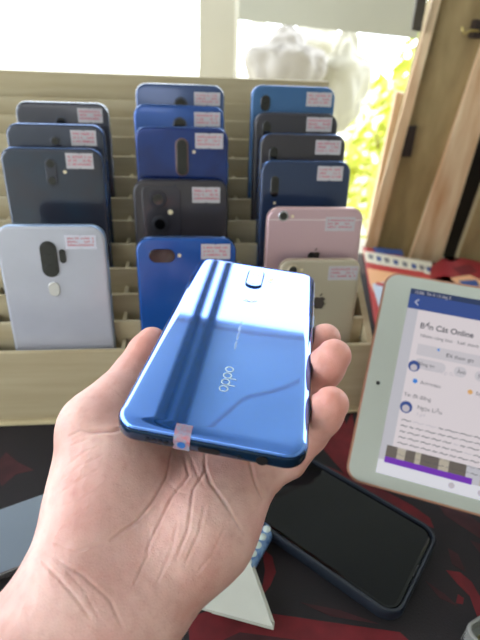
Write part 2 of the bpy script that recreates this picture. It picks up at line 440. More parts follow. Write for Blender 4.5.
def phone_body(mw, L, wd, th, backm, framem, label, group, r=.010, edge=.0022, cat='phone', name='smartphone'):
    root = thing(name, label, cat, mw, group)
    # frame: full thickness rim; back panel: slightly raised glossy cover; screen on the far side
    obj('frame', slab(wd, L, r, [(.0006, -th+.0003), (0, -th+.0012), (0, -edge*.8), (.0003, -edge*.45)], 8, 0, L/2, caps=(True, True)), framem, root, 40)
    obj('back_panel', slab(wd-.0006, L-.0006, r, [(.0002, -edge*.4), (.0006, -edge*.18), (.0014, -.0001), (.0024, 0)], 8, 0, L/2), backm, root, 40)
    obj('screen', slab(wd-.002, L-.002, r-.001, [(.0002, -th-.0002), (0, -th+.0002)], 8, 0, L/2), M_glassb, root, 40)
    b = bmesh.new()
    for y0, ln in ((L*.72, .018), (L*.60, .010)): add_box(b, (wd/2-.0002, y0, -th*.62), (wd/2+.0005, y0+ln, -th*.36))
    obj('side_button', b, framem, root)
    return root
def pm(name, rgb, rough=.12, metal=.35, rgb2=None): return mat(name, rgb, rough, metal, var=.06, vscale=25, coat=.4, rgb2=rgb2)
P_dark = pm('back_dark_blue', (60, 62, 74), .2, .3); P_dark2 = pm('back_night', (58, 64, 80), .2, .3)
P_teal = pm('back_teal_black', (52, 66, 84), .15, .3, (60, 58, 68)); P_white = pm('back_pearl', (190, 192, 204), .22, .15)
P_blueg = pm('back_grey_blue', (74, 92, 134), .15, .4); P_blue = pm('back_royal_blue', (48, 86, 158), .15, .4)
P_blue2 = pm('back_blue_violet', (34, 66, 138), .15, .4, (34, 46, 100)); P_black = pm('back_matt_black', (56, 52, 58), .3, .1)
P_rblue = pm('back_bright_blue', (24, 84, 168), .2, .2); P_sky = pm('back_steel_blue', (66, 108, 156), .2, .3)
P_char = pm('back_charcoal', (58, 56, 64), .25, .2); P_navy = pm('back_navy', (48, 62, 92), .2, .3)
P_pink = mat('back_rose_metal', (205, 172, 176), .4, metal=.35); P_gold = mat('back_gold_metal', (196, 184, 160), .4, metal=.35)
F_blue = mat('rim_blue', (78, 112, 168), .25, metal=.8); F_silver = mat('rim_silver_blue', (200, 208, 222), .25, metal=.8)
F_black = mat('rim_black', (60, 60, 68), .3, metal=.6); F_pink = mat('rim_rose', (216, 180, 176), .3, metal=.6)
F_gold = mat('rim_gold', (210, 196, 170), .3, metal=.6); F_lblue = mat('rim_pale_blue', (160, 184, 216), .3, metal=.6)
M_antenna = mat('antenna_line', (226, 214, 212), .5); M_mirror = mat('mirror_logo', (150, 138, 134), .15, metal=.9)
M_copper = mat('copper_ring', (120, 96, 92), .3, metal=.7)
def pill(root, cx, cy, w, h, mt, z=0., t=.0009, name='camera_module'):
    return obj(name, slab(w, h, min(w, h)/2, [(0, z), (0, z+t-.0003), (.0003, z+t)], 8, cx, cy), mt, root, 40)
def px_size(mw, x0, y0, x1, y1):
    ax, ay = loc2(mw, x0, (y0+y1)/2); bx, by = loc2(mw, x1, (y0+y1)/2); c, d = loc2(mw, (x0+x1)/2, y0); e, f = loc2(mw, (x0+x1)/2, y1)
    return ((ax+bx)/2, (d+f)/2, abs(bx-ax), abs(d-f))
def pill_px(mw, root, x0, y0, x1, y1, mt, nlens=0, **k):
    cx, cy, w, h = px_size(mw, x0, y0, x1, y1); p = pill(root, cx, cy, w, h, mt, **k)
    for i in range(nlens):
        if h > w: y = cy+(h-w)*(.5-i/(max(1, nlens-1))); x = cx
        else: x = cx+(w-h)*(-.5+i/(max(1, nlens-1))); y = cy
        obj('lens', disc(min(w, h)*.36, .0009, .0012, x, y, bev=.0001), M_lens, p, 40)
    return p
def dot_px(mw, root, px, py, r, mt, name='flash'):
    x, y = loc2(mw, px, py); return obj(name, disc(r, 0, .0003, x, y, bev=.0001), mt, root, 40)
def apple(mw, root, px, py, h, mt):
    """bitten fruit mark with a leaf"""
    cx, cy = loc2(mw, px, py); s = h/2; out = [(0, .62), (.22, .74), (.5, .72), (.74, .52)]
    for k in range(9):
        a = math.radians(100+k*20); out.append((.98+.34*math.cos(a), .12+.34*math.sin(a)))
    out += [(.80, -.42), (.62, -.76), (.40, -.98), (.18, -.98), (0, -.90), (-.18, -.98), (-.40, -.98), (-.64, -.74), (-.82, -.36), (-.90, .08), (-.80, .46), (-.54, .72), (-.24, .74)]
    bm = bmesh.new(); poly(bm, [(cx+x*s*.82, cy+y*s*.82-s*.12) for x, y in out], .0001, .00025)
    lf = [(0, .80), (.04, 1.0), (.18, 1.2), (.36, 1.28), (.34, 1.06), (.20, .88)]
    poly(bm, [(cx+x*s*.82, cy+y*s*.82-s*.12) for x, y in lf], .0001, .00025)
    obj('fruit_logo', bm, mt, root)

GL, GM, GR = 'phones in the left column of the rack', 'phones in the middle column of the rack', 'phones in the right column of the rack'
TH = .0080
# left column
mw, L = phone_frame(6, 17.5, 104.5, 102, .0756); p = phone_body(mw, L, .0795, TH, P_dark, F_silver, 'dark grey phone with a silver rim, rearmost of the left column', GL)
sticker(mw, p, 77, 108, 103, 123, 1); pill_px(mw, p, 56, 116, 68, 140, P_dark2, 2)
mw, L = phone_frame(4, 7.0, 101.0, 124, .0756); p = phone_body(mw, L, .0780, TH, P_dark2, F_blue, 'dark phone with a blue rim, second from the back of the left column', GL)
sticker(mw, p, 70, 130, 97, 146, 2); pill_px(mw, p, 51, 136, 61, 156, P_dark, 2)
mw, L = phone_frame(3, 1.0, 100.0, 148, .0756); p = phone_body(mw, L, .0790, TH, P_teal, F_blue, 'dark teal phone right behind the white phone', GL)
sticker(mw, p, 65, 153, 94, 169, 3); pill_px(mw, p, 46, 158, 57, 186, P_dark, 2); dot_px(mw, p, 65, 172, .0014, M_flash)
mw, L = phone_frame(0, -5.0, 102.0, 226, .0756); p = phone_body(mw, L, .0785, TH, P_white, F_lblue, 'pearl white phone at the front of the left column', GL, r=.011)
sticker(mw, p, 64, 235, 97, 249, 4, mat('sticker_clear', (214, 214, 226), .4)); pill_px(mw, p, 41, 241, 58, 277, M_lens, 3)
pill_px(mw, p, 59.5, 249, 66, 263, M_lens, 1); pill_px(mw, p, 49, 282, 60, 296, mat('sensor_pearl', (222, 220, 214), .25, metal=.3), name='fingerprint_sensor')
# middle column
mw, L = phone_frame(6, 136.5, 223.5, 84, .0756); p = phone_body(mw, L, .0780, TH, P_blueg, F_silver, 'greyish blue phone, rearmost of the middle column', GM)
sticker(mw, p, 194, 92, 220, 106, 5); pill_px(mw, p, 174, 97, 188, 130, P_dark2, 2)
mw, L = phone_frame(5, 135.5, 222.5, 105, .0756); p = phone_body(mw, L, .0775, TH, P_blue, F_blue, 'royal blue phone, second from the back of the middle column', GM)
sticker(mw, p, 194, 112, 220, 127, 6); pill_px(mw, p, 173, 117, 187, 150, P_dark2, 2)
mw, L = phone_frame(4, 136.5, 227.0, 127, .0756); p = phone_body(mw, L, .0780, TH, P_blue2, F_blue, 'shiny blue phone with a tall oval camera strip on its back', GM)
sticker(mw, p, 195, 133, 223, 149, 7); q = pill_px(mw, p, 175.5, 138, 188.5, 176, M_copper); pill_px(mw, p, 177, 139.5, 187, 174.5, M_lens, 3, z=.0009); dot_px(mw, p, 194, 152, .0014, M_flash)
mw, L = phone_frame(3, 134.0, 227.0, 180, .0756); p = phone_body(mw, L, .0800, TH, P_black, F_black, 'black phone with two large round cameras, middle column', GM, r=.011)
sticker(mw, p, 192, 187, 220, 203, 8, z=.0001)
cx, cy, w, h = px_size(mw, 143, 186, 181, 240); cm = pill(p, cx, cy, w, h, P_char, 0, .0005); 
cm.data.clear_geometry(); bm = slab(w, h, .006, [(0, 0), (0, .0003), (.0003, .0005)], 8, cx, cy); bm.to_mesh(cm.data); bm.free()
for (a, b) in ((158, 199), (160, 224)):
    x, y = loc2(mw, a, b); lens(cm, x, y, .0072, .0005, F_black)
dot_px(mw, p, 170.5, 212, .0022, M_flash).location.z = .0004; dot_px(mw, p, 175, 186, .0011, P_dark)
mw, L = phone_frame(0, 136.7, 235.7, 238, .0756); p = phone_body(mw, L, .0765, TH, P_rblue, F_blue, 'bright blue phone at the front of the middle column', GM, r=.011)
sticker(mw, p, 201, 244, 230, 259, 9); pill_px(mw, p, 149, 249, 175, 262.5, M_lens, 2); dot_px(mw, p, 179.5, 255.5, .0014, M_flash)
# right column
mw, L = phone_frame(6, 252.5, 336.5, 86, .0745); p = phone_body(mw, L, .0770, TH, P_sky, F_blue, 'steel blue phone, rearmost of the right column', GR)
sticker(mw, p, 307, 92, 331, 107, 10); pill_px(mw, p, 260.5, 95, 270, 111, M_lens, 2)
mw, L = phone_frame(5, 256.5, 338.5, 113, .0745); p = phone_body(mw, L, .0750, TH, P_char, F_black, 'charcoal phone with a black rim, second from the back of the right column', GR)
sticker(mw, p, 307, 117, 331, 132, 11); pill_px(mw, p, 262, 121, 270, 150, M_lens, 2)
mw, L = phone_frame(4, 263.0, 345.5, 134, .074); p = phone_body(mw, L, .0755, TH, P_black, F_blue, 'black phone with a blue rim, third from the back of the right column', GR)
sticker(mw, p, 316, 140, 340, 155, 12); pill_px(mw, p, 269, 147, 277, 166, M_lens, 2)
mw, L = phone_frame(3, 264.0, 351.0, 161, .074); p = phone_body(mw, L, .0775, TH, P_navy, F_blue, 'navy phone right behind the rose coloured phone', GR)
sticker(mw, p, 318, 166, 342, 181, 13); pill_px(mw, p, 270.5, 176, 278.5, 197, M_lens, 2); dot_px(mw, p, 274.5, 203, .0012, M_flash)
mw, L = phone_frame(1, 268.0, 365.5, 208, .0779); p = phone_body(mw, L, .0790, TH-.0008, P_pink, F_pink, 'rose coloured metal phone with a fruit logo', GR, r=.010)
b = slab(.0790-.0014, .0008, .0003, [(0, 0), (0, .0001)], 2, 0, L-.0095); obj('antenna_band', b, M_antenna, p)
b = bmesh.new(); xx, yy = loc2(mw, 283.5, 216); obj('camera_ring', disc(.0042, 0, .0006, xx, yy), M_silver, p, 40); obj('camera_lens', disc(.0030, .0006, .0008, xx, yy, bev=.0001), M_lens, p, 40)
dot_px(mw, p, 292.5, 216.5, .0013, M_flash); sticker(mw, p, 326, 217, 354, 231, 14); apple(mw, p, 314, 256, .015, M_mirror)
mw, L = phone_frame(0, 280.0, 363.0, 260, .0671); p = phone_body(mw, L, .0670, TH-.001, P_gold, F_gold, 'pale gold metal phone with a fruit logo, front of the right column', GR, r=.009)
xx, yy = loc2(mw, 293, 270); obj('camera_ring', disc(.0046, 0, .0008, xx, yy), F_gold, p, 40); obj('camera_lens', disc(.0032, .0008, .0010, xx, yy, bev=.0001), M_lens, p, 40)
dot_px(mw, p, 301.5, 270, .0013, M_flash); sticker(mw, p, 329, 266, 357, 280, 15); apple(mw, p, 319, 301, .015, M_mirror)

# ------------------------------------------------------------------ the held phone
HM = basis(HC, hx, hy, hz)
M_hback = mat('held_back_blue_glass', (56, 138, 244), .035, metal=.8, rgb2=(46, 126, 240), vscale=8, coat=1.)
M_hback.node_tree.nodes['Principled BSDF'].inputs['Coat IOR'].default_value = 2.1
M_hframe = mat('held_rim_deep_blue', (22, 54, 84), .16, metal=.6, coat=.5)
hp = thing('held_smartphone', 'glossy blue phone lying back-up in the hand', 'phone', HM)
obj('frame', slab(HW, HL, .0092, [(.0010, -HT), (.0003, -HT+.0008), (0, -HT+.002), (0, -.0040), (.0002, -.0034)], 12), M_hframe, hp, 50)
rg = [(.0004, -.0033)]
for k in range(9):
    a = math.radians(8+82*k/8); rg.append((.0004+.0072*(1-math.cos(math.pi/2-a)) if False else .0004+.0050*(1-math.cos(a)), -.0033+.0033*math.sin(a)))
rg += [(.0057, -.0000001), (.0062, 0), (.0075, 0), (.0088, 0)]
obj('back_glass', slab(HW, HL, .0092, rg, 14), M_hback, hp, True)
obj('screen', slab(HW-.003, HL-.003, .009, [(.0003, -HT-.0004), (0, -HT)], 8), M_glassb, hp, 40)
def hl(px, py): return loc2(HM, px, py)
M_hcam = M_hback
ax, ay = hl(255, 279); c = obj('camera_module', slab(.0105, .0235, .0050, [(0, 0), (0, .0007), (.0004, .0010)], 8, ax, ay), M_hframe, hp, 40)
obj('camera_glass', slab(.0093, .0223, .0045, [(0, .0010), (.0002, .0012)], 8, ax, ay), M_hcam, c, 40)
for dy in (.006, -.006): obj('lens', disc(.0030, .0012, .0013, ax, ay+dy, bev=.00003), M_hback, c, 40)
ax, ay = hl(250, 297.5); f = obj('fingerprint_sensor', slab(.0105, .0098, .0048, [(0, 0), (.0002, .0003)], 8, ax, ay), M_silver, hp, 40)
obj('sensor_pad', slab(.0088, .0082, .0040, [(0, .0003), (.0001, .0004)], 8, ax, ay), M_hcam, f, 40)
ax, ay = hl(271, 280); obj('flash', slab(.003, .006, .0014, [(0, 0), (.0001, .0002)], 6, ax, ay), M_flash, hp, 40)
# maker's letters, reading from the bottom of the phone upwards
M_logo = mat('logo_silver', (200, 222, 240), .2, metal=.5)
a = Vector(hl(222.5, 392)); b = Vector(hl(230.3, 366.5)); ln = (b-a).length; ud = (b-a).normalized(); vd = Vector((-ud.y, ud.x))
bm = bmesh.new(); rr_ = ln/4*.46
def lp(u, v): q = a+ud*u+vd*v; return (q.x, q.y)
for i in range(4):
    c0 = ln*(i+.5)/4; n = 20
    for k in range(n):
        t0, t1 = 2*math.pi*k/n, 2*math.pi*(k+1)/n
        poly(bm, [lp(c0+q*math.cos(t), q2*math.sin(t)) for q, q2, t in ((rr_, rr_, t0), (rr_, rr_, t1), (rr_*.70, rr_*.70, t1), (rr_*.70, rr_*.70, t0))], .00005, .00012)
    if i in (1, 2):
        stroke(bm, [lp(c0-rr_*.85, 0), lp(c0-rr_*.85, -rr_*2.0)], rr_*.3, .00005, .00012)
obj('logo', bm, M_logo, hp)
bm = bmesh.new(); a = Vector(hl(235.8, 349)); b = Vector(hl(242.3, 322)); ln = (b-a).length; ud = (b-a).normalized(); vd = Vector((-ud.y, ud.x)); x = 0; rnd = random.Random(3)
while x < ln:
    w_ = rnd.uniform(.0006, .0011); hgt = rnd.choice((.0008, .0011))
    stroke(bm, [lp(x, 0), lp(x, hgt)], .00018, .00005, .00012); stroke(bm, [lp(x, hgt*.9), lp(x+w_*.6, hgt*.9)], .00018, .00005, .00012); stroke(bm, [lp(x+w_*.6, hgt*.9), lp(x+w_*.6, 0)], .00018, .00005, .00012)
    x += w_+.0003 if rnd.random() < .85 else w_+.0014
obj('small_print', bm, M_logo, hp)
# bottom side: port, holes
M_hole = mat('port_black', (8, 10, 14), .5)
def bside(x, w, h, nm, mt=M_hole):
    b_ = slab(w, h, h/2, [(0, 0), (0, .0004)], 6); b_.transform(Matrix.Translation((x, -HL/2-.0001, -.0066)) @ Matrix.Rotation(math.radians(90), 4, 'X')); obj(nm, b_, mt, hp, 40)
bside(.0005, .0088, .0026, 'charging_port'); bside(.0125, .0014, .0014, 'microphone_hole'); bside(.0215, .0046, .0046, 'headphone_jack')
for i in range(5): bside(-.0245+i*.0026, .0016, .0014, 'speaker_hole')
# hologram seal wrapping from the back over the lower side
M_seal = mat('hologram_seal', (150, 170, 196), .35, metal=.3, rgb2=(196, 120, 130), vscale=520)
M_sealb = mat('seal_blue_print', (40, 110, 190), .4)
xs = (-.0138, -.0072); pr = [(-HL/2+a_, b_) for a_, b_ in ((.0046, .0001), (.0034, -.0001), (.0020, -.0007), (.0009, -.0017), (.0001, -.0032), (-.0003, -.0042), (-.0003, -.0090))]
vs = []; fs = []
for y, z in pr:
    for x in xs: vs.append((x, y, z))
    for x in xs: vs.append((x, y-.00012, z+.00012))
for i in range(len(pr)-1):
    q = i*4; fs += [(q, q+1, q+5, q+4), (q+2, q+6, q+7, q+3), (q, q+4, q+6, q+2), (q+1, q+3, q+7, q+5)]
fs += [(0, 2, 3, 1), (len(vs)-4, len(vs)-3, len(vs)-1, len(vs)-2)]
seal = obj('hologram_seal', (vs, fs), M_seal, hp)
b_ = disc(.0017, 0, .00012, n=20, bev=.00003); b_.transform(Matrix.Translation((-.0105, -HL/2-.00045, -.0062)) @ Matrix.Rotation(math.radians(90), 4, 'X')); obj('seal_mark', b_, M_sealb, seal)
bm = bmesh.new(); add_box(bm, (HW/2-.0002, .02, -.0066), (HW/2+.0005, .032, -.0044)); obj('side_button', bm, M_hframe, hp)

# ------------------------------------------------------------------ the hand
HB = (HC, hx, hy, hz)
def make_hand():
    cr, cu, cf = (np.array(v) for v in (CR, CU, CF))
    def P(px, py, d): return (cf+cr*((px-240)/FP)+cu*((320-py)/FP))*d
    palm = [  # (a, b, ra, rb)
        ((-50, 763, .178), (22, 667, .184), .0265, .0235), ((-10, 790, .178), (62, 693, .184), .0265, .0235),
        ((22, 667, .184), (84, 585, .195), .0235, .0228), ((62, 693, .184), (122, 611, .195), .0235, .0228),
        ((84, 585, .195), (110, 505, .215), .0228, .0262), ((122, 611, .195), (200, 525, .212), .0228, .0235),
        ((112, 505, .215), (118, 470, .224), .0265, .0265),
        ((103, 598, .198), (165, 520, .222), .022, .020),
        ((200, 525, .212), (246, 468, .226), .0235, .0175),
        ((165, 520, .222), (190, 450, .245), .020, .017), ((165, 520, .222), (228, 455, .238), .020, .016),
        ((190, 450, .245), (170, 405, .270), .017, .014),
        ((118, 470, .224), (98, 428, .226), .0255, .0175), ((118, 470, .224), (165, 440, .250), .022, .016),
    ]
    chains = [
        [((98, 430, .226), .0172), ((118, 401, .232), .0138), ((134, 376, .242), .0112), ((147, 352, .250), .0098), ((152, 342, .253), .0080)],   # thumb
        [((250, 470, .226), .0150), ((286, 458, .226), .0098), ((308, 434, .220), .0088), ((322, 415, .214), .0090), ((331, 404, .212), .0078)],  # little
        [((228, 455, .238), .0150), ((282, 425, .250), .0100), ((306, 396, .248), .0092), ((325, 368, .238), .0094), ((334, 356, .236), .0084)],  # ring
        [((208, 435, .248), .0150), ((270, 400, .278), .0100), ((300, 366, .280), .0095), ((317, 346, .268), .0094), ((325, 339, .266), .0086)],  # middle
        [((175, 410, .268), .0145), ((222, 385, .300), .0098), ((258, 362, .318), .0090), ((284, 350, .326), .0082)],    # index, behind the phone
    ]
    allp = [P(*q) for s in palm for q in s[:2]]+[P(*n[0]) for c in chains for n in c]
    lo = np.min(allp, 0)-.034; hi = np.max(allp, 0)+.034
    h = .0013
    n = np.ceil((hi-lo)/h).astype(int)
    def cap(X, a, b, ra, rb):
        ab = b-a; L2 = float(ab@ab)+1e-12
        t = np.clip(((X-a)@ab)/L2, 0, 1)
        return np.sqrt((((X-a)-t[..., None]*ab)**2).sum(-1))-(ra+(rb-ra)*t)
    def smin(f, g, k):
        hh = np.clip(.5+.5*(g-f)/k, 0, 1); return g*(1-hh)+f*hh-k*hh*(1-hh)
    O, Xa, Ya, Za = (np.array(v) for v in HB)
    def phone(X):
        d = X-O; q = np.stack([np.abs(d@Xa)-HW/2+.006, np.abs(d@Ya)-HL/2+.006, np.abs(d@Za+HT/2)-HT/2+.0035], -1)
        # rounded box, 0.4 mm clearance
        qq = q.copy(); qq[..., 2] += .0; rad = np.array([.006, .006, .0035])
        o = np.sqrt((np.maximum(q/rad, 0)**2).sum(-1)); 
        return (o-1)*.0035+np.minimum(q.max(-1), 0)*.3
    def f(X):
        g = None
        for a, b, ra, rb in palm:
            c = cap(X, P(*a), P(*b), ra, rb); g = c if g is None else smin(g, c, .011)
        for i, ch in enumerate(chains):
            c = None
            for (a, ra), (b, rb) in zip(ch[:-1], ch[1:]):
                s = cap(X, P(*a), P(*b), ra, rb); c = s if c is None else smin(c, s, .0022)
            g = smin(g, c, .0065 if i == 0 else .0028)
        return np.maximum(g, -(phone(X)-.0005))
    V = np.empty(n, np.float32)
    xs = [lo[i]+h*np.arange(n[i]) for i in range(3)]
    YY, ZZ = np.meshgrid(xs[1], xs[2], indexing='ij')
    for i in range(0, n[0]):
        X = np.stack([np.full_like(YY, xs[0][i]), YY, ZZ], -1); V[i] = f(X)
    # surface nets
    s = V < 0
    acc = np.zeros(tuple(n-1)+(3,), np.float32); cnt = np.zeros(tuple(n-1), np.float32)
    cs = [(i, j, k) for i in (0, 1) for j in (0, 1) for k in (0, 1)]
    def sl(o): return tuple(slice(o[a], n[a]-1+o[a]) for a in range(3))
    for a in range(8):
        for b in range(a+1, 8):
            if sum(abs(cs[a][t]-cs[b][t]) for t in range(3)) != 1: continue
            va, vb = V[sl(cs[a])], V[sl(cs[b])]; mk = (va < 0) != (vb < 0)
            t = np.where(mk, va/(va-vb+1e-20), 0)
            for c in range(3): acc[..., c] += np.where(mk, cs[a][c]+t*(cs[b][c]-cs[a][c]), 0)
            cnt += mk
    act = cnt > 0; idx = -np.ones(act.shape, int); I = np.argwhere(act); idx[act] = np.arange(len(I))
    vv = lo+h*(I+acc[act]/cnt[act][:, None])
    faces = []
    for ax in range(3):
        o = [0, 0, 0]; o[ax] = 1; a0, a1 = [t for t in range(3) if t != ax]
        m0 = s[tuple(slice(0, n[t]-1 if t == ax else n[t]) for t in range(3))]
        m1 = s[tuple(slice(1, n[t]) if t == ax else slice(0, n[t]) for t in range(3))]
        for inv in (0, 1):
            E = np.argwhere((m0 & ~m1) if inv == 0 else (~m0 & m1))
            E = E[(E[:, a0] > 0) & (E[:, a1] > 0) & (E[:, a0] < n[a0]-1) & (E[:, a1] < n[a1]-1)]
            d0 = np.zeros(3, int); d0[a0] = 1; d1 = np.zeros(3, int); d1[a1] = 1
            q = [idx[tuple((E-t).T)] for t in (d0+d1, d1, 0*d0, d0)]
            q = np.stack(q, 1)
            if (inv == 1) != (ax == 1): q = q[:, ::-1]
            faces.append(q)
    faces = np.concatenate(faces); faces = faces[(faces >= 0).all(1)]
    # split every quad in four
    E4 = np.stack([faces, np.roll(faces, -1, 1)], -1).reshape(-1, 2); E4.sort(1)
    uq, inv = np.unique(E4, axis=0, return_inverse=True); inv = inv.reshape(-1, 4)
    nv, ne = len(vv), len(uq); mid = vv[uq].mean(1); cen = vv[faces].mean(1)
    vv = np.concatenate([vv, mid, cen]); ci = nv+ne+np.arange(len(faces))
    faces = np.concatenate([np.stack([faces[:, k], nv+inv[:, k], ci, nv+inv[:, k-1]], 1) for k in range(4)])
    # refine onto the surface, normals, then press the skin folds in
    for _ in range(2):
        e = 3e-4; f0 = f(vv); G = np.stack([f(vv+e*np.eye(3)[i])-f0 for i in range(3)], 1)/e
        G /= np.linalg.norm(G, axis=1)[:, None]+1e-9; vv = vv-np.clip(f0, -.001, .001)[:, None]*G*.9
    # crease polylines, listed where they show on the palm
    d = vv@cf; U = np.stack([240+FP*(vv@cr)/d, 320-FP*(vv@cu)/d], 1); facing = (G*(-vv/np.linalg.norm(vv, axis=1)[:, None])).sum(1)
    creases = [
        ([(173, 440), (170, 460), (166, 478), (152, 503), (136, 522), (110, 541)], 1.1, .0014),
        ([(183, 452), (189, 476), (172, 497), (158, 526), (146, 552)], 1.1, .0011),
        ([(205, 445), (205, 472), (193, 490), (188, 530), (176, 560)], 1.1, .0009),
        ([(204, 462), (210, 483), (225, 503), (244, 534)], 1.1, .0011),
        ([(249, 458), (255, 482), (262, 498)], 1.2, .0014),
        ([(190, 455), (198, 476), (205, 488)], 1.0, .0005), ([(166, 480), (178, 492), (188, 494)], .9, .0004),
        ([(90, 432), (100, 431), (111, 431), (124, 428)], 1.5, .0019),
        ([(68, 437), (80, 431), (94, 432)], 1.1, .0007), ([(70, 446), (86, 440), (104, 438)], 1.0, .0004),
        ([(36, 555), (60, 580), (76, 598), (90, 618)], 1.2, .0008),
        ([(46, 553), (82, 575), (110, 600), (122, 626)], 1.2, .0008),
        ([(47, 540), (75, 551), (105, 543)], 1.1, .0005), ([(56, 560), (84, 590), (100, 620)], 1.0, .0004),
        ([(150, 528), (148, 556), (132, 590)], 1.2, .0004), ([(205, 505), (199, 534), (184, 566)], 1.2, .0005),
        ([(178, 520), (172, 550), (154, 590)], 1.1, .0004), ([(226, 525), (214, 552), (196, 575)], 1.1, .0004),
        ([(62, 470), (84, 452), (106, 444)], .9, .0003), ([(58, 482), (80, 466), (110, 452)], .9, .00028), ([(56, 496), (74, 484), (100, 468)], .9, .00028),
        ([(56, 508), (80, 500), (108, 482)], .9, .00028), ([(54, 520), (80, 514), (104, 498)], .9, .00025), ([(52, 532), (78, 528), (98, 516)], .9, .00025),
        ([(116, 390), (124, 398), (132, 402)], 1.0, .0004), ([(106, 404), (118, 410)], .9, .0003), ([(110, 380), (118, 386)], .9, .0003),
        ([(306, 430), (315, 440)], 1.1, .0005), ([(308, 384), (318, 392)], 1.1, .0005),
    ]
    disp = np.zeros(len(vv))
    for pl, wd, dp in creases:
        best = np.full(len(vv), 1e9); tt = np.zeros(len(vv)); pl = np.array(pl, float); nseg = len(pl)-1
        for i in range(nseg):
            a, b = pl[i], pl[i+1]; ab = b-a; t = np.clip(((U-a)@ab)/(ab@ab), 0, 1)
            dd = np.hypot(*(U-a-t[:, None]*ab).T); k = dd < best; best[k] = dd[k]; tt[k] = (i+t[k])/nseg
        fade = np.minimum(1, np.minimum(tt, 1-tt)*5+.25)
        disp += np.where(facing > .15, dp*.62*fade*(np.exp(-(best/wd)**2)-.12*np.exp(-((best-2.6*wd)/(1.4*wd))**2)), 0)
    # shallow sinuous wrinkling over the whole skin
    wr = np.sin(vv[:, 0]*900+np.sin(vv[:, 1]*260)*2.5+vv[:, 2]*500)*np.sin(vv[:, 1]*340-vv[:, 0]*210)
    disp += .00006*wr
    vv = vv-G*disp[:, None]
    return vv, faces, P
vv, faces, PH = make_hand()
me = bpy.data.meshes.new('hand')
me.vertices.add(len(vv)); me.vertices.foreach_set('co', vv.astype(np.float32).ravel())
me.loops.add(len(faces)*4); me.loops.foreach_set('vertex_index', faces.astype(np.int32).ravel())
me.polygons.add(len(faces)); me.polygons.foreach_set('loop_start', np.arange(0, len(faces)*4, 4, dtype=np.int32))
me.polygons.foreach_set('loop_total', np.full(len(faces), 4, np.int32)); me.update(calc_edges=True); me.validate()
for pgn in me.polygons: pgn.use_smooth = True
# skin: warm base with blotchy redness, pores and fine lines
SK = bpy.data.materials.new('skin'); SK.use_nodes = True; nt = SK.node_tree; b = nt.nodes['Principled BSDF']
tc = nt.nodes.new('ShaderNodeTexCoord')
def noise(sc_, det=3):
    n_ = nt.nodes.new('ShaderNodeTexNoise'); n_.inputs['Scale'].default_value = sc_; n_.inputs['Detail'].default_value = det; nt.links.new(tc.outputs['Object'], n_.inputs['Vector']); return n_
n1 = noise(38); rp = nt.nodes.new('ShaderNodeValToRGB'); rp.color_ramp.elements[0].color = sc((218, 162, 150)); rp.color_ramp.elements[1].color = sc((238, 194, 182))
rp.color_ramp.elements[0].position = .35; rp.color_ramp.elements[1].position = .65; nt.links.new(n1.outputs['Fac'], rp.inputs[0])
n2 = noise(260, 2); mx = nt.nodes.new('ShaderNodeMix'); mr_k = .25; mx.data_type = 'RGBA'; mx.inputs['B'].default_value = sc((196, 122, 108))
mr = nt.nodes.new('ShaderNodeMapRange'); mr.inputs[1].default_value = .5; mr.inputs[2].default_value = .75; mr.inputs[4].default_value = .22
nt.links.new(n2.outputs['Fac'], mr.inputs[0]); nt.links.new(mr.outputs[0], mx.inputs['Factor']); nt.links.new(rp.outputs[0], mx.inputs['A']); nt.links.new(mx.outputs['Result'], b.inputs['Base Color'])
b.inputs['Roughness'].default_value = .45; b.inputs['Subsurface Weight'].default_value = .25
b.inputs['Subsurface Radius'].default_value = (1, .35, .2); b.inputs['Subsurface Scale'].default_value = .003; b.inputs['Specular IOR Level'].default_value = .4
v = nt.nodes.new('ShaderNodeTexVoronoi'); v.inputs['Scale'].default_value = 900; v.feature = 'DISTANCE_TO_EDGE'; nt.links.new(tc.outputs['Object'], v.inputs['Vector'])
n3 = noise(420, 4); ad = nt.nodes.new('ShaderNodeMath'); ad.operation = 'ADD'; nt.links.new(v.outputs['Distance'], ad.inputs[0]); nt.links.new(n3.outputs['Fac'], ad.inputs[1])
bp = nt.nodes.new('ShaderNodeBump'); bp.inputs['Strength'].default_value = .35; bp.inputs['Distance'].default_value = .0004
nt.links.new(ad.outputs[0], bp.inputs['Height']); nt.links.new(bp.outputs[0], b.inputs['Normal'])
fl = np.zeros(len(vv))
for tip in ((148, 348, .250), (331, 404, .212), (334, 356, .236), (325, 339, .266)):
    fl = np.maximum(fl, np.exp(-(np.linalg.norm(vv-PH(*tip), axis=1)/.016)**2))
if len(me.vertices) == len(vv):
    at_ = me.attributes.new('flush', 'FLOAT', 'POINT'); at_.data.foreach_set('value', fl.astype(np.float32))
    an = nt.nodes.new('ShaderNodeAttribute'); an.attribute_name = 'flush'; m2 = nt.nodes.new('ShaderNodeMix'); m2.data_type = 'RGBA'
    mm = nt.nodes.new('ShaderNodeMath'); mm.operation = 'MULTIPLY'; mm.inputs[1].default_value = .7; nt.links.new(an.outputs['Fac'], mm.inputs[0])
    m2.inputs['B'].default_value = sc((232, 150, 132)); nt.links.new(mm.outputs[0], m2.inputs['Factor']); nt.links.new(mx.outputs['Result'], m2.inputs['A']); nt.links.new(m2.outputs['Result'], b.inputs['Base Color'])
me.materials.append(SK)
hand = bpy.data.objects.new('hand', me); COL.objects.link(hand)
tag(hand, 'bare left hand and wrist, palm up, holding the glossy blue phone', 'hand')

